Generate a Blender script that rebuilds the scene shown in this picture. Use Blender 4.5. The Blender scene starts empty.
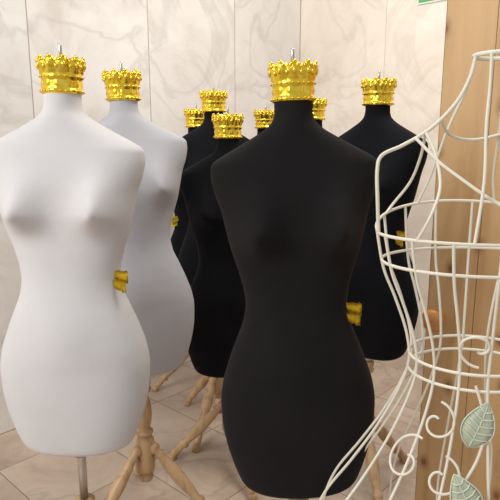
import bpy, bmesh, math, random
from mathutils import Vector, Matrix, Euler
random.seed(4)
S = bpy.context.scene
COL = S.collection
S.view_settings.view_transform = 'Standard'

# ------------------------------------------------------------ materials
def mat(name):
    m = bpy.data.materials.new(name); m.use_nodes = True
    nt = m.node_tree; b = nt.nodes['Principled BSDF']
    return m, nt, b
def N(nt, t, **kw):
    n = nt.nodes.new(t)
    for k, v in kw.items(): setattr(n, k, v)
    return n
def ramp(nt, stops):
    r = N(nt, 'ShaderNodeValToRGB'); cr = r.color_ramp
    while len(cr.elements) < len(stops): cr.elements.new(0.5)
    for e, (p, c) in zip(cr.elements, stops):
        e.position = p; e.color = (*c, 1)
    return r
def mixc(nt, fac, a, b, mode='MIX'):
    m = N(nt, 'ShaderNodeMix', data_type='RGBA', blend_type=mode)
    for i, v in ((0, fac), (6, a), (7, b)):
        if isinstance(v, bpy.types.NodeSocket): nt.links.new(v, m.inputs[i])
        else: m.inputs[i].default_value = (*v, 1) if isinstance(v, tuple) else v
    return m.outputs[2]
def mth(nt, op, a, b=0.0):
    m = N(nt, 'ShaderNodeMath', operation=op)
    for i, v in enumerate((a, b)):
        if isinstance(v, bpy.types.NodeSocket): nt.links.new(v, m.inputs[i])
        else: m.inputs[i].default_value = v
    return m.outputs[0]

def fabric(name, col, col2, sheen, rough=0.85):
    m, nt, b = mat(name)
    tc = N(nt, 'ShaderNodeTexCoord')
    n1 = N(nt, 'ShaderNodeTexNoise'); n1.inputs['Scale'].default_value = 6; n1.inputs['Detail'].default_value = 8
    n1.inputs['Roughness'].default_value = 0.7
    nt.links.new(tc.outputs['Object'], n1.inputs['Vector'])
    r = ramp(nt, [(0.3, col), (0.7, col2)]); nt.links.new(n1.outputs['Fac'], r.inputs[0])
    nt.links.new(r.outputs[0], b.inputs['Base Color'])
    b.inputs['Roughness'].default_value = rough
    b.inputs['Specular IOR Level'].default_value = 0.12
    b.inputs['Sheen Weight'].default_value = sheen
    b.inputs['Sheen Roughness'].default_value = 0.5
    n2 = N(nt, 'ShaderNodeTexNoise'); n2.inputs['Scale'].default_value = 320; n2.inputs['Detail'].default_value = 3
    nt.links.new(tc.outputs['Object'], n2.inputs['Vector'])
    bp = N(nt, 'ShaderNodeBump'); bp.inputs['Strength'].default_value = 0.5; bp.inputs['Distance'].default_value = 0.001
    nt.links.new(n2.outputs['Fac'], bp.inputs['Height']); nt.links.new(bp.outputs[0], b.inputs['Normal'])
    return m
M_WHITE = fabric('white_fabric', (0.66, 0.645, 0.64), (0.71, 0.695, 0.69), 0.05)
M_WHITE_SHADED = fabric('shaded_white_fabric', (0.47, 0.47, 0.50), (0.51, 0.51, 0.54), 0.05)  # white fabric of the second form, its shadow tint put into the colour
M_BLACK = fabric('black_fabric', (0.0115, 0.0098, 0.0105), (0.0150, 0.0130, 0.0138), 0.03, 0.95)
M_BLACK2 = fabric('deep_black_fabric', (0.005, 0.005, 0.007), (0.008, 0.008, 0.010), 0.02, 0.95)

def gold():
    m, nt, b = mat('gold_foil')
    tc = N(nt, 'ShaderNodeTexCoord')
    n = N(nt, 'ShaderNodeTexNoise'); n.inputs['Scale'].default_value = 60; n.inputs['Detail'].default_value = 3
    nt.links.new(tc.outputs['Object'], n.inputs['Vector'])
    r = ramp(nt, [(0.3, (0.86, 0.56, 0.03)), (0.7, (1.0, 0.74, 0.09))]); nt.links.new(n.outputs['Fac'], r.inputs[0])
    nt.links.new(r.outputs[0], b.inputs['Base Color'])
    b.inputs['Metallic'].default_value = 0.95; b.inputs['Roughness'].default_value = 0.22
    bp = N(nt, 'ShaderNodeBump'); bp.inputs['Strength'].default_value = 0.3; bp.inputs['Distance'].default_value = 0.002
    nt.links.new(n.outputs['Fac'], bp.inputs['Height']); nt.links.new(bp.outputs[0], b.inputs['Normal'])
    return m
M_GOLD = gold()
def simple(name, col, rough=0.5, metal=0.0, var=0.1, scale=8):
    m, nt, b = mat(name)
    tc = N(nt, 'ShaderNodeTexCoord')
    n = N(nt, 'ShaderNodeTexNoise'); n.inputs['Scale'].default_value = scale; n.inputs['Detail'].default_value = 5
    nt.links.new(tc.outputs['Object'], n.inputs['Vector'])
    r = ramp(nt, [(0.3, tuple(c*(1-var) for c in col)), (0.7, tuple(min(1, c*(1+var)) for c in col))])
    nt.links.new(n.outputs['Fac'], r.inputs[0]); nt.links.new(r.outputs[0], b.inputs['Base Color'])
    b.inputs['Roughness'].default_value = rough; b.inputs['Metallic'].default_value = metal
    return m
M_STEEL = simple('steel', (0.55, 0.53, 0.5), 0.3, 1.0)
M_WIRE = simple('cream_painted_wire', (0.80, 0.76, 0.63), 0.4, 0, .05)
M_LEAF = simple('pale_green_leaf_paint', (0.48, 0.53, 0.38), 0.5, 0, 0.12, 25)
M_LEAFR = simple('leaf_rim_paint', (0.66, 0.68, 0.54), 0.5)
M_GREEN = simple('green_sign_plastic', (0.10, 0.42, 0.12), 0.4)
M_FIXW = simple('sign_white', (0.75, 0.78, 0.72), 0.4)
M_TAG = simple('yellow_gold_tag', (0.92, 0.64, 0.04), 0.35, 0.5, 0.2, 60)

def wood(name, base, dark, axis_scale, knots=False, rough=0.5):
    m, nt, b = mat(name)
    tc = N(nt, 'ShaderNodeTexCoord'); mp = N(nt, 'ShaderNodeMapping')
    mp.inputs['Scale'].default_value = axis_scale
    nt.links.new(tc.outputs['Object'], mp.inputs['Vector'])
    n = N(nt, 'ShaderNodeTexNoise'); n.inputs['Scale'].default_value = 1.0; n.inputs['Detail'].default_value = 6
    n.inputs['Distortion'].default_value = 0.6
    nt.links.new(mp.outputs[0], n.inputs['Vector'])
    r = ramp(nt, [(0.32, dark), (0.5, base), (0.75, tuple(min(1, c*1.12) for c in base))])
    nt.links.new(n.outputs['Fac'], r.inputs[0])
    out = r.outputs[0]
    if knots:
        sx = N(nt, 'ShaderNodeSeparateXYZ'); nt.links.new(tc.outputs['Object'], sx.inputs[0])
        cb = N(nt, 'ShaderNodeCombineXYZ')
        nt.links.new(mth(nt, 'MULTIPLY', sx.outputs[0], 6.5), cb.inputs[0]); nt.links.new(mth(nt, 'MULTIPLY', sx.outputs[2], 4.2), cb.inputs[1])
        v = N(nt, 'ShaderNodeTexVoronoi', voronoi_dimensions='2D'); v.inputs['Scale'].default_value = 1.0
        nt.links.new(cb.outputs[0], v.inputs['Vector'])
        kr = ramp(nt, [(0.03, (1, 1, 1)), (0.07, (0.45, 0.45, 0.45)), (0.15, (0, 0, 0))])
        nt.links.new(v.outputs['Distance'], kr.inputs[0])
        out = mixc(nt, kr.outputs[0], out, (0.24, 0.10, 0.03))
        f = mth(nt, 'FRACT', mth(nt, 'DIVIDE', sx.outputs[0], 0.14))
        g = mth(nt, 'LESS_THAN', f, 0.018)
        out = mixc(nt, g, out, (0.20, 0.10, 0.035))
    nt.links.new(out, b.inputs['Base Color'])
    b.inputs['Roughness'].default_value = rough
    return m
M_PINE = wood('knotty_pine', (0.62, 0.39, 0.18), (0.50, 0.29, 0.12), (16, 16, 1.6), True)
M_STAND = wood('stand_beech', (0.52, 0.34, 0.18), (0.36, 0.22, 0.10), (30, 30, 4), False, 0.4)
M_KNOB = wood('knob_wood', (0.62, 0.27, 0.08), (0.48, 0.19, 0.05), (20, 20, 20), False, 0.3)

def marble(name, c1, c2, c3, tile, off, grout, gw, rough, axes, vein=.35):
    m, nt, b = mat(name)
    tc = N(nt, 'ShaderNodeTexCoord')
    sx = N(nt, 'ShaderNodeSeparateXYZ'); nt.links.new(tc.outputs['Object'], sx.inputs[0])
    a = mth(nt, 'DIVIDE', mth(nt, 'ADD', sx.outputs[axes[0]], off[0]), tile[0])
    c = mth(nt, 'DIVIDE', mth(nt, 'ADD', sx.outputs[axes[1]], off[1]), tile[1])
    cmb = N(nt, 'ShaderNodeCombineXYZ')
    nt.links.new(mth(nt, 'FLOOR', a), cmb.inputs[0]); nt.links.new(mth(nt, 'FLOOR', c), cmb.inputs[1])
    wn = N(nt, 'ShaderNodeTexWhiteNoise'); nt.links.new(cmb.outputs[0], wn.inputs['Vector'])
    sc = N(nt, 'ShaderNodeVectorMath', operation='SCALE'); sc.inputs['Scale'].default_value = 4.0
    nt.links.new(wn.outputs['Color'], sc.inputs[0])
    ad = N(nt, 'ShaderNodeVectorMath', operation='ADD')
    nt.links.new(tc.outputs['Object'], ad.inputs[0]); nt.links.new(sc.outputs[0], ad.inputs[1])
    n = N(nt, 'ShaderNodeTexNoise'); n.inputs['Scale'].default_value = 2.8; n.inputs['Detail'].default_value = 9
    n.inputs['Roughness'].default_value = 0.65; n.inputs['Distortion'].default_value = 0.8
    nt.links.new(ad.outputs[0], n.inputs['Vector'])
    r = ramp(nt, [(0.30, c3), (0.45, c2), (0.60, c1)]); nt.links.new(n.outputs['Fac'], r.inputs[0])
    n2 = N(nt, 'ShaderNodeTexNoise'); n2.inputs['Scale'].default_value = 1.5; n2.inputs['Detail'].default_value = 7
    n2.inputs['Distortion'].default_value = 1.0
    nt.links.new(ad.outputs[0], n2.inputs['Vector'])
    vr = ramp(nt, [(0.475, (0, 0, 0)), (0.5, (vein,)*3), (0.525, (0, 0, 0))])
    nt.links.new(n2.outputs['Fac'], vr.inputs[0])
    out = mixc(nt, vr.outputs[0], r.outputs[0], tuple(x*0.72 for x in c3))
    pv = mth(nt, 'ADD', mth(nt, 'MULTIPLY', wn.outputs['Value'], 0.08), 0.94)
    hs = N(nt, 'ShaderNodeHueSaturation'); nt.links.new(out, hs.inputs['Color']); nt.links.new(pv, hs.inputs['Value'])
    out = hs.outputs[0]
    ga = mth(nt, 'LESS_THAN', mth(nt, 'FRACT', a), gw/tile[0]); gc = mth(nt, 'LESS_THAN', mth(nt, 'FRACT', c), gw/tile[1])
    g = mth(nt, 'MAXIMUM', ga, gc)
    out = mixc(nt, g, out, grout)
    nt.links.new(out, b.inputs['Base Color'])
    b.inputs['Roughness'].default_value = rough
    bp = N(nt, 'ShaderNodeBump', invert=True); bp.inputs['Strength'].default_value = 0.4; bp.inputs['Distance'].default_value = 0.002
    nt.links.new(g, bp.inputs['Height']); nt.links.new(bp.outputs[0], b.inputs['Normal'])
    return m
M_WALLL = marble('marble_grey_white', (0.86, 0.83, 0.79), (0.80, 0.76, 0.72), (0.68, 0.63, 0.58), (0.635, 1.25), (0, 0.0), (0.42, 0.36, 0.30), 0.005, 0.25, (0, 2))
M_WALLR = marble('marble_cream', (0.90, 0.82, 0.72), (0.83, 0.75, 0.65), (0.73, 0.64, 0.54), (0.635, 1.25), (0, 0.0), (0.55, 0.47, 0.38), 0.003, 0.25, (0, 2), .25)
M_FLOOR = marble('floor_marble', (0.62, 0.50, 0.40), (0.54, 0.42, 0.33), (0.42, 0.32, 0.24), (0.4, 0.4), (0.1, 0.13), (0.27, 0.20, 0.14), 0.004, 0.25, (0, 1))

# ------------------------------------------------------------ helpers
def empty(name, loc=(0, 0, 0), rot=(0, 0, 0)):
    e = bpy.data.objects.new(name, None); COL.objects.link(e); e.location = loc; e.rotation_euler = rot
    e.empty_display_size = 0.1
    return e
def obj(name, bm, m, parent=None, smooth=True):
    me = bpy.data.meshes.new(name); bm.to_mesh(me); bm.free()
    if smooth:
        for p in me.polygons: p.use_smooth = True
    me.materials.append(m)
    o = bpy.data.objects.new(name, me); COL.objects.link(o)
    if parent: o.parent = parent
    return o
def rings_mesh(bm, rings, cap0=True, cap1=True):
    vs = [[bm.verts.new(p) for p in r] for r in rings]
    n = len(rings[0])
    for i in range(len(vs)-1):
        for j in range(n):
            bm.faces.new((vs[i][j], vs[i][(j+1) % n], vs[i+1][(j+1) % n], vs[i+1][j]))
    if cap0: bm.faces.new(vs[0][::-1])
    if cap1: bm.faces.new(vs[-1])
def lathe(bm, prof, n=32, M=None):
    rings = []
    for (z, r) in prof:
        rr = [Vector((r*math.cos(2*math.pi*k/n), r*math.sin(2*math.pi*k/n), z)) for k in range(n)]
        if M: rr = [M @ v for v in rr]
        rings.append(rr)
    rings_mesh(bm, rings)
    bmesh.ops.recalc_face_normals(bm, faces=bm.faces)
def pchip(xs, ys, x):
    n = len(xs)
    if x <= xs[0]: return ys[0]
    if x >= xs[-1]: return ys[-1]
    h = [xs[i+1]-xs[i] for i in range(n-1)]; d = [(ys[i+1]-ys[i])/h[i] for i in range(n-1)]
    def slope(i):
        if i == 0: return d[0]
        if i == n-1: return d[-1]
        if d[i-1]*d[i] <= 0: return 0
        w1 = 2*h[i]+h[i-1]; w2 = h[i]+2*h[i-1]
        return (w1+w2)/(w1/d[i-1]+w2/d[i])
    i = max(k for k in range(n-1) if xs[k] <= x)
    t = (x-xs[i])/h[i]; m0, m1 = slope(i), slope(i+1)
    return ((2*t**3-3*t**2+1)*ys[i]+(t**3-2*t**2+t)*h[i]*m0+(-2*t**3+3*t**2)*ys[i+1]+(t**3-t**2)*h[i]*m1)

# ------------------------------------------------------------ torso  (t = distance below neck top)
#      t     halfw  front  back
P = [(0.000, .042, .044, .044), (.030, .042, .045, .045), (.050, .046, .046, .048), (.066, .060, .049, .055),
     (.085, .090, .052, .062), (.108, .131, .056, .070), (.128, .167, .060, .078), (.136, .179, .062, .081), (.145, .1855, .064, .084),
     (.165, .187, .069, .088), (.200, .181, .076, .094), (.240, .168, .080, .096), (.285, .158, .080, .093),
     (.330, .148, .077, .087), (.380, .133, .075, .079), (.430, .121, .076, .075), (.460, .118, .078, .076),
     (.500, .124, .084, .086), (.550, .143, .093, .102), (.600, .162, .100, .118), (.660, .180, .105, .126),
     (.700, .185, .105, .125), (.750, .183, .103, .118), (.800, .176, .099, .108), (.850, .163, .094, .100),
     (.885, .151, .089, .094), (.908, .140, .084, .087), (.920, .124, .074, .078), (.926, .100, .060, .064), (.928, .05, .03, .03)]
TX = [p[0] for p in P]
def prof(t): return [pchip(TX, [p[k] for p in P], t) for k in (1, 2, 3)]
def torso_mesh():
    bm = bmesh.new(); rings = []; n = 128
    ts = []
    t = 0.0
    while t < 0.895: ts.append(t); t += 0.006
    ts += [.900, .906, .911, .916, .920, .923, .9255, .927, .928]
    for t in ts:
        hw, f, b = prof(t)
        ne = 2.0 if t < .04 else 2.0+min(1, (t-.04)/.1)*0.35
        r = []
        for k in range(n):
            a = 2*math.pi*k/n; c, s = math.cos(a), math.sin(a)
            x = hw*math.copysign(abs(c)**(2/ne), c)
            d = f if s < 0 else b
            y = d*math.copysign(abs(s)**(2/ne), s)
            if s < 0:
                for sx in (-1, 1):
                    dx = (x-sx*.090)/.043; dz = (t-.290)/(.040 if t > .290 else .070)
                    q = dx*dx+dz*dz
                    y -= (.060*math.exp(-q*0.95)+.008*math.exp(-q*7))*(-s)**.4
                y -= .012*math.exp(-((x/.07)**2+((t-.60)/.09)**2))
            else:
                y += .010*math.exp(-(((abs(x)-.08)/.05)**2+((t-.67)/.08)**2))
                y -= .008*math.exp(-((x/.02)**2+((t-.25)/.2)**2))
            r.append((x, y, -t))
        rings.append(r)
    rings_mesh(bm, rings)
    bmesh.ops.recalc_face_normals(bm, faces=bm.faces)
    return bm

# ------------------------------------------------------------ crown (z from neck top)
def crown_mesh():
    bm = bmesh.new(); n = 160
    rows = [(-.014, .0470, 0), (-.012, .0495, 0), (-.008, .0510, 0), (-.004, .0500, 0), (-.002, .0480, 0), (.003, .0475, 1), (.009, .0477, 1),
            (.015, .0477, 1), (.020, .0480, 0), (.023, .0505, 0), (.027, .0510, 0), (.030, .0490, 0), (.035, .0490, 2), (.041, .0500, 2)]
    rings = []
    for z, r, mode in rows:
        ring = []
        for k in range(n):
            a = 2*math.pi*k/n; rr = r
            if mode == 1: rr += .0030*max(0, math.cos(a*12))**0.6*(1-abs(z-.009)/.012)
            if mode == 2: rr += .0035*abs(math.cos(a*5))
            ring.append((rr*math.cos(a), rr*math.sin(a), z))
        rings.append(ring)
    def edge(a, u, dr):
        l = abs(math.cos(a*5)); sm = max(0, math.cos(a*10+math.pi))*.45
        ht = .014+.017*max(l**.6, sm)
        fl = .0500+.0030*l+.0030*u**1.5+.0035*math.sin(math.pi*u)*l-.003*max(0, u-.75)*4
        fl -= dr
        return (fl*math.cos(a), fl*math.sin(a), .041+ht*u)
    for u, dr in [(.15, 0), (.3, 0), (.45, 0), (.6, 0), (.75, 0), (.9, 0), (1.0, 0), (1.0, .0025), (.7, .006), (.2, .007)]:
        rings.append([edge(2*math.pi*k/n, u, dr) for k in range(n)])
    for rr, zz in ((.041, .052), (.034, .063), (.024, .069), (.012, .069), (.004, .067)):
        ring = []
        for k in range(n):
            a = 2*math.pi*k/n
            ring.append((rr*math.cos(a), rr*math.sin(a), zz+.005*math.cos(a*10)*min(1, rr/.03)))
        rings.append(ring)
    rings_mesh(bm, rings)
    for k in range(10):
        a = math.pi*k/5
        def ball(rad, da, z, r, st=1.0):
            bmesh.ops.create_icosphere(bm, subdivisions=2, radius=r, matrix=Matrix.Translation((rad*math.cos(a+da), rad*math.sin(a+da), z)) @ Matrix.Diagonal((1, 1, st, 1)))
        ball(.0525, 0, .070, .0052)
        for da in (-.15, .15): ball(.0535, da, .0625, .0056)
        ball(.0550, 0, .052, .0050, 1.6)
        ball(.0515, .314, .048, .0050, 1.3)
    for k in range(24):
        a = 2*math.pi*(k+.5)/24
        bmesh.ops.create_icosphere(bm, subdivisions=1, radius=.0034, matrix=Matrix.Translation((.0508*math.cos(a), .0508*math.sin(a), -.008)))
        bmesh.ops.create_icosphere(bm, subdivisions=1, radius=.0028, matrix=Matrix.Translation((.0508*math.cos(a), .0508*math.sin(a), .026)))
    bmesh.ops.recalc_face_normals(bm, faces=bm.faces)
    return bm

TORSO = {}
def mesh_cached(key, fn, m):
    if key not in TORSO:
        bm = fn(); me = bpy.data.meshes.new(key); bm.to_mesh(me); bm.free()
        for p in me.polygons: p.use_smooth = True
        me.materials.append(m); TORSO[key] = me
    return TORSO[key]
def link(name, me, parent):
    o = bpy.data.objects.new(name, me); COL.objects.link(o); o.parent = parent; return o

def tag_mesh():
    bm = bmesh.new()
    for layer, (sc, dz, dy) in enumerate(((1, .009, 0), (.9, -.013, -.006))):
        cols = 9; rows = 4; g = []
        for i in range(cols):
            u = i/(cols-1)
            row = []
            for j in range(rows):
                v = j/(rows-1)
                h = (.010+.006*u)*(1+.10*math.sin(i*2.1+layer))
                row.append(bm.verts.new((u*.040*sc, dy+(.0022 if i % 2 else -.0022)*(0.4+u)+.002*math.sin(j*2), dz+(v-.5)*2*h-.25*u*.036)))
            g.append(row)
        for i in range(cols-1):
            for j in range(rows-1):
                bm.faces.new((g[i][j], g[i+1][j], g[i+1][j+1], g[i][j+1]))
    bmesh.ops.solidify(bm, geom=bm.faces[:], thickness=.0015)
    return bm

def stand(parent, hem, rotz, wood_top=True):
    bm = bmesh.new(); lathe(bm, [(.30, .011), (hem+.10, .011)], 20); obj('steel_tube', bm, M_STEEL, parent)
    bm = bmesh.new(); lathe(bm, [(hem-.030, .014), (hem-.028, .022), (hem-.012, .022), (hem-.010, .016), (hem+.012, .016)], 24)
    obj('collar', bm, M_STEEL, parent)
    top = hem-.03 if wood_top else hem-.16
    zb = .13; L = top-zb
    base = [(0, .012), (.015, .022), (.05, .026), (.09, .018), (.11, .030), (.16, .033), (.30, .033), (.42, .031), (.46, .020), (.48, .030), (.50, .030),
            (.52, .018), (.56, .023), (.66, .028), (.76, .025), (.84, .017), (.87, .015), (.885, .026), (.91, .028), (.93, .020), (.95, .027), (.985, .027), (1.0, .020)]
    bm = bmesh.new(); lathe(bm, [(zb+p*L, r) for p, r in base], 28)
    if not wood_top:
        lathe(bm, [(0, .004), (.05, .004), (.052, .012), (.06, .012)], 12, Matrix.Translation((0, 0, top-.02)) @ Matrix.Rotation(math.pi/2, 4, 'Y'))
    obj('turned_column', bm, M_STAND, parent)
    bm = bmesh.new()
    for k in range(3):
        a = rotz+k*2*math.pi/3
        p0 = Vector((.022*math.cos(a), .022*math.sin(a), .27 if L > .2 else .22)); p1 = Vector((.245*math.cos(a), .245*math.sin(a), .016))
        d = (p1-p0); ln = d.length; q = d.to_track_quat('Z', 'Y').to_matrix().to_4x4()
        pr = [(0, .014), (.06, .020), (.10, .013), (.13, .021), (.16, .013), (.22, .017), (.42, .023), (.62, .018), (.72, .013), (.75, .020), (.78, .020), (.81, .012), (.88, .016), (.96, .017), (1.0, .012)]
        lathe(bm, [(p*ln, r) for p, r in pr], 20, Matrix.Translation(p0) @ q)
        lathe(bm, [(0, .014), (.006, .019), (.02, .018), (.028, .010)], 20, Matrix.Translation((p1.x, p1.y, 0)))
    obj('tripod_legs', bm, M_STAND, parent)

def dress_form(X, Y, z, m, key, rot=0, tilt=0, sx=1, sz=1, wood_top=True, legrot=0.5, tags=((1, .47),), crot=0.2, crs=1.0):
    e = empty('dress_form', (X, Y, 0), (0, 0, 0))
    hem = z-.928*sz
    b = link('torso', mesh_cached('torso_'+key, torso_mesh, m), e)
    th = math.radians(tilt); rz = math.radians(rot)
    L = .928*sz
    R = Matrix.Rotation(th, 4, 'Y') @ Matrix.Rotation(rz, 4, 'Z')
    base = Matrix.Translation((0, 0, hem)) @ R @ Matrix.Translation((0, 0, L))
    b.matrix_local = base @ Matrix.Diagonal((sx, sx, sz, 1))
    c = link('gold_crown', mesh_cached('crown', crown_mesh, M_GOLD), e)
    c.matrix_local = base @ Matrix.Rotation(crot, 4, 'Z') @ Matrix.Diagonal((crs, crs, crs, 1))
    bm = bmesh.new(); lathe(bm, [(.05, .004), (.096, .004), (.099, .0025)], 12)
    r = obj('neck_rod', bm, M_STEEL, e); r.matrix_local = base
    for (sd, t) in tags:
        hw = prof(t)[0]*sx
        tg = link('gold_tag', mesh_cached('tag', tag_mesh, M_TAG), e)
        tg.matrix_local = base @ Matrix.Translation((sd*(hw-.012), -.03, -t*sz)) @ (Matrix.Rotation(math.pi, 4, 'Z') if sd < 0 else Matrix.Identity(4))
    stand(e, hem, legrot, wood_top)
    return e

dress_form(-.446, 1.30, 1.408, M_WHITE, 'white', rot=0, tilt=.7, sz=.970, wood_top=False, legrot=1.3, tags=((1, .455),), crot=.1, crs=.94)
dress_form(.122, 1.22, 1.385, M_BLACK, 'black', rot=0, tilt=-1.7, sz=1.01, legrot=.35, tags=((1, .475),), crot=.3, crs=.94)
dress_form(-.362, 1.70, 1.425, M_WHITE_SHADED, 'shaded_white', rot=14, tilt=-1.5, sx=1.0, sz=.955, legrot=-.2, tags=(), crot=.5)
dress_form(-.080, 2.00, 1.316, M_BLACK2, 'deep', rot=5, tilt=0, sx=.96, sz=.985, legrot=.9, tags=(), crot=.2)
dress_form(-.152, 2.33, 1.427, M_BLACK2, 'deep', rot=10, sx=.95, legrot=.2, tags=(), crot=.6)
dress_form(-.258, 2.66, 1.375, M_BLACK2, 'deep', rot=20, sx=.95, legrot=1.0, tags=((-1, .33), (-1, .45)), crot=.0)
dress_form(.075, 2.66, 1.370, M_BLACK2, 'deep', rot=-10, sx=.95, legrot=.7, tags=(), crot=.0)
dress_form(.262, 2.32, 1.395, M_BLACK2, 'deep', rot=-20, sx=.95, legrot=.1, tags=(), crot=.35)
dress_form(.431, 1.88, 1.423, M_BLACK2, 'deep', rot=-42, sx=.96, sz=.96, legrot=.6, tags=((1, .46),), crot=.0)

# ------------------------------------------------------------ wire dress form
W = empty('wire_dress_form', (.44, 1.0, 0), (0, 0, math.radians(4)))
cu = bpy.data.curves.new('wire_frame', 'CURVE'); cu.dimensions = '3D'
cu.bevel_depth = 1.0; cu.bevel_resolution = 3; cu.resolution_u = 8
R0 = .0028
def cr(pts, r=R0, sub=6):
    p = [Vector(q) for q in pts]; p = [2*p[0]-p[1]]+p+[2*p[-1]-p[-2]]; out = []
    for i in range(1, len(p)-2):
        for k in range(sub):
            t = k/sub
            out.append(.5*((2*p[i])+(-p[i-1]+p[i+1])*t+(2*p[i-1]-5*p[i]+4*p[i+1]-p[i+2])*t*t+(-p[i-1]+3*p[i]-3*p[i+1]+p[i+2])*t**3))
    out.append(p[-2])
    sp = cu.splines.new('POLY'); sp.points.add(len(out)-1)
    for a, q in zip(sp.points, out): a.co = (*q, 1); a.radius = r
WP = [(.0, .30, .23), (.04, .30, .23), (.20, .315, .245), (.40, .320, .255), (.50, .310, .240), (.56, .285, .220), (.64, .230, .185), (.72, .180, .150), (.80, .142, .120), (.86, .126, .104),
      (.92, .134, .108), (.99, .160, .120), (1.05, .186, .132), (1.12, .203, .140)]
def wr(z): return pchip([w[0] for w in WP], [w[1] for w in WP], z), pchip([w[0] for w in WP], [w[2] for w in WP], z)
def wpt(a, z):
    rx, ry = wr(z); return Vector((rx*math.cos(a), ry*math.sin(a), z+(.045*max(0, math.sin(a)) if z > 1.1 else 0)))
def ring(z, r=R0*1.05):
    n = 64; sp = cu.splines.new('POLY'); sp.points.add(n-1); sp.use_cyclic_u = True
    for k in range(n):
        q = wpt(2*math.pi*k/n, z); sp.points[k].co = (*q, 1); sp.points[k].radius = r
for z in (1.12, 1.065, .878, .848, .22, .02): ring(z)
for k in range(16):
    a = 2*math.pi*(k+.5)/16
    zs = [1.12, 1.05, .99, .92, .86, .80, .72, .64, .56, .48, .40, .20, .02]
    cr([wpt(a, z) for z in zs])
n = 32; sp = cu.splines.new('POLY'); sp.points.add(n-1); sp.use_cyclic_u = True
for k in range(n):
    a = 2*math.pi*k/n; sp.points[k].co = (.043*math.cos(a), .04*math.sin(a), 1.435, 1); sp.points[k].radius = .0038
for s in (-1, 1):
    cr([(s*.043, 0, 1.435), (s*.050, 0, 1.40), (s*.072, 0, 1.355), (s*.115, 0, 1.310), (s*.165, 0, 1.280), (s*.203, 0, 1.262), (s*.212, -.004, 1.235), (s*.210, -.008, 1.18), (s*.203, 0, 1.12)], .0034)
    for f in (-1, 1):
        cr([(s*.125, 0, 1.303), (s*.118, f*.035, 1.26), (s*.122, f*.07, 1.21), (s*.145, f*.095, 1.165), tuple(wpt(math.atan2(f*.75, s), 1.12))])
        cr([(s*.030, f*.030, 1.435), (s*.036, f*.045, 1.38), (s*.052, f*.075, 1.31), (s*.066, f*.110, 1.22), tuple(wpt(f*math.pi/2-f*s*.42, 1.12))])
cr([(-.145, -.005, 1.292), (-.10, -.06, 1.235), (0, -.125, 1.17), (.10, -.06, 1.235), (.145, -.005, 1.292)])
cr([(-.095, .01, 1.327), (-.05, .07, 1.30), (0, .085, 1.29), (.05, .07, 1.30), (.095, .01, 1.327)])
def scroll(cx, cz, s, size, a0=0):
    pts = []
    for i in range(30):
        u = i/29; a = a0+u*6.6; r = size*(1-.82*u)
        rx, ry = wr(cz)
        ang = -math.pi/2+cx+s*r*math.cos(a)/((rx+ry)/2); z = cz+r*math.sin(a)
        q = wpt(ang, max(.02, min(1.1, z))); q.x *= 1.015; q.y *= 1.015
        pts.append(q)
    cr(pts, .0025, 3)
for cx, cz, s, sz_, a0 in ((-.35, .93, -1, .036, -1.6), (.35, .93, 1, .036, -1.6), (.9, .955, -1, .04, -1.6),
                           (-.80, .785, -1, .036, 1.6), (.35, .775, 1, .045, 1.6), (-1.0, .71, 1, .045, 1.2), (-.62, .70, -1, .036, 1.6), (.85, .73, -1, .05, 1.2), (-.75, .61, -1, .05, 0), (.5, .60, 1, .06, 0)):
    scroll(cx, cz, s, sz_, a0)
vine = []
for i in range(16):
    z = .86-i*.04; ang = -math.pi/2-.36+.12*math.sin(i*.9); q = wpt(ang, z)
    vine.append((q.x*1.04, q.y*1.04, z))
cr(vine, .0027)
wo = bpy.data.objects.new('wire_frame', cu); COL.objects.link(wo); wo.parent = W; cu.materials.append(M_WIRE)

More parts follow.
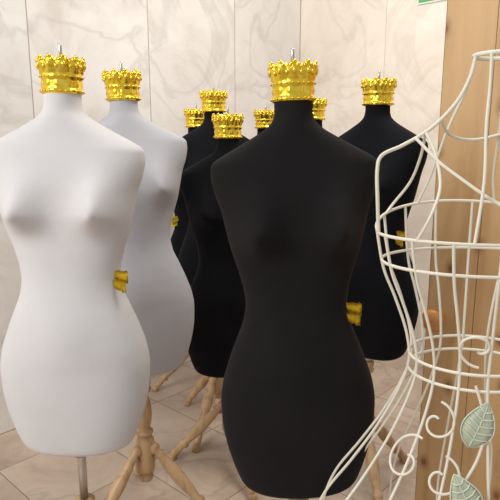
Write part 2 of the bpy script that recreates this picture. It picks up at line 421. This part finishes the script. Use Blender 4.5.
def leaf(parent, ang, z0, L, wdt, tilt):
    bm = bmesh.new(); nseg = 24
    mid = []; left = []; right = []
    def W_(u): return wdt*max(0.0, math.sin(math.pi*min(1, max(0, u))**.75))**.8*(1-.2*u)
    for i in range(nseg+1):
        u = i/nseg; w = W_(u)
        if 0 < i < nseg: w *= 1+.08*((i % 4)/3-.5)
        bend = .10*L*(u-.5)**2*4
        mid.append(bm.verts.new((0, bend, u*L)))
        left.append((bm.verts.new((-w*.5, bend-.004, u*L+w*.12)), bm.verts.new((-w, bend+.003, u*L+w*.2))))
        right.append((bm.verts.new((w*.5, bend-.004, u*L+w*.12)), bm.verts.new((w, bend+.003, u*L+w*.2))))
    for i in range(nseg):
        bm.faces.new((mid[i], mid[i+1], left[i+1][0], left[i][0])); bm.faces.new((left[i][0], left[i+1][0], left[i+1][1], left[i][1]))
        bm.faces.new((mid[i+1], mid[i], right[i][0], right[i+1][0])); bm.faces.new((right[i+1][0], right[i][0], right[i][1], right[i+1][1]))
    bmesh.ops.remove_doubles(bm, verts=bm.verts, dist=1e-5)
    bmesh.ops.solidify(bm, geom=bm.faces[:], thickness=.0015)
    q = wpt(-math.pi/2+ang, z0)
    M = Matrix.Translation((q.x*1.06, q.y*1.06-.006, z0)) @ Matrix.Rotation(ang*.6, 4, 'Z') @ Matrix.Rotation(math.radians(-14), 4, 'X') @ Matrix.Rotation(math.radians(tilt), 4, 'Y')
    o = obj('leaf', bm, M_LEAF, parent); o.matrix_local = M
    c2 = bpy.data.curves.new('leaf_veins', 'CURVE'); c2.dimensions = '3D'; c2.bevel_depth = .0013; c2.bevel_resolution = 2
    def pl(pts):
        sp = c2.splines.new('POLY'); sp.points.add(len(pts)-1)
        for a, p in zip(sp.points, pts): a.co = (*p, 1)
    def P3(u, f):
        w = W_(u); bend = .10*L*(u-.5)**2*4; fa = abs(f)
        yy = -.004*fa*2 if fa <= .5 else -.004+.007*(fa-.5)*2
        return (f*w, bend+yy-.0015, u*L+fa*w*.2)
    pl([P3(i/16, 0) for i in range(17)])
    for s in (-1, 1):
        pl([P3(i/24, s) for i in range(25)])
        for u in (.2, .35, .5, .65, .8):
            pl([P3(u, 0), P3(u+.02, s*.5), P3(u+.04, s*.9)])
    c2.materials.append(M_LEAFR)
    v = bpy.data.objects.new('leaf_veins', c2); COL.objects.link(v); v.parent = parent; v.matrix_local = M
leaf(W, -.41, .760, .085, .029, 22)
leaf(W, -.31, .655, .08, .028, -25)
leaf(W, -.30, .56, .08, .03, 35)
leaf(W, .3, .66, .08, .03, 20)

# ------------------------------------------------------------ room shell
C = Vector((.338, 3.84, 0)); angL = math.atan2(-.741, -.671); angR = math.atan2(-.671, .741)
def wallbox(name, m, L, T, Hh, loc, rz, side):
    bm = bmesh.new(); bmesh.ops.create_cube(bm, size=1)
    bmesh.ops.scale(bm, vec=(L, T, Hh), verts=bm.verts); bmesh.ops.translate(bm, vec=(L/2, side*T/2, Hh/2), verts=bm.verts)
    o = obj(name, bm, m, None, False); o.location = loc; o.rotation_euler = (0, 0, rz); return o
wallbox('wall_left', M_WALLL, 4.6, .12, 3.0, C, angL, -1)
wallbox('wall_right', M_WALLR, 4.6, .12, 3.0, C, angR, 1)
bm = bmesh.new(); bmesh.ops.create_cube(bm, size=1); bmesh.ops.scale(bm, vec=(6.5, 6.5, .1), verts=bm.verts)
bmesh.ops.translate(bm, vec=(3.25-.12, 3.25-.12, -.05), verts=bm.verts)
f = obj('floor', bm, M_FLOOR, None, False); f.location = C; f.rotation_euler = (0, 0, angL)
# ------------------------------------------------------------ pine door leaf standing open at the right
D = empty('door_1', (.545, 1.60, 0), (0, 0, angR))
bm = bmesh.new(); bmesh.ops.create_cube(bm, size=1); bmesh.ops.scale(bm, vec=(.85, .035, 2.05), verts=bm.verts)
bmesh.ops.translate(bm, vec=(.425, .0175, 1.03), verts=bm.verts)
bmesh.ops.bevel(bm, geom=bm.edges[:], offset=.003, segments=2, affect='EDGES')
obj('door_leaf', bm, M_PINE, D, False)
bm = bmesh.new()
lathe(bm, [(0, .016), (.004, .018), (.010, .010), (.020, .009), (.026, .021), (.034, .032), (.044, .035), (.052, .031), (.058, .018), (.060, .004)], 32, Matrix.Translation((.038, 0, .765)) @ Matrix.Rotation(math.pi/2, 4, 'X'))
obj('round_knob', bm, M_KNOB, D)
SG = empty('wall_sign', (0, 0, 0))
u = Vector((.741, -.671, 0)); nrm = Vector((-.671, -.741, 0))
def plate(name, w, h, t, m, s, z, off):
    bm = bmesh.new(); bmesh.ops.create_cube(bm, size=1); bmesh.ops.scale(bm, vec=(w, t, h), verts=bm.verts)
    bmesh.ops.bevel(bm, geom=bm.edges[:], offset=.001, segments=2, affect='EDGES')
    o = obj(name, bm, m, SG, False); o.location = C+u*s+nrm*(off+t/2)+Vector((0, 0, z)); o.rotation_euler = (0, 0, angR)
plate('sign_back', .26, .16, .006, M_FIXW, .96, 2.14, 0.001)
plate('sign_green', .24, .14, .003, M_GREEN, .96, 2.14, .0075)

# ------------------------------------------------------------ light
w = bpy.data.worlds.new('World'); S.world = w; w.use_nodes = True
bg = w.node_tree.nodes['Background']; bg.inputs[0].default_value = (.93, .95, 1.0, 1); bg.inputs[1].default_value = .56
def area(name, loc, tgt, sx, sy, e, col):
    l = bpy.data.lights.new(name, 'AREA'); l.shape = 'RECTANGLE'; l.size = sx; l.size_y = sy; l.energy = e; l.color = col
    o = bpy.data.objects.new(name, l); COL.objects.link(o); o.location = loc
    o.rotation_euler = (Vector(tgt)-Vector(loc)).to_track_quat('-Z', 'Y').to_euler()
area('window_daylight', (-2.2, -.6, 2.5), (0, 1.8, 1.0), 1.3, 1.3, 58, (1, .97, .93))
area('overhead_area', (.5, 1.7, 2.9), (.3, 2.6, .8), .8, .8, 32, (1, .94, .86))  # warm area light from above, aimed down at the rear forms

cam = bpy.data.cameras.new('Camera'); co = bpy.data.objects.new('Camera', cam); COL.objects.link(co)
cam.sensor_width = 36; cam.lens = 38.9; co.location = (0, 0, 1.28); co.rotation_euler = (math.radians(79), 0, 0)
cam.clip_start = .01
S.camera = co
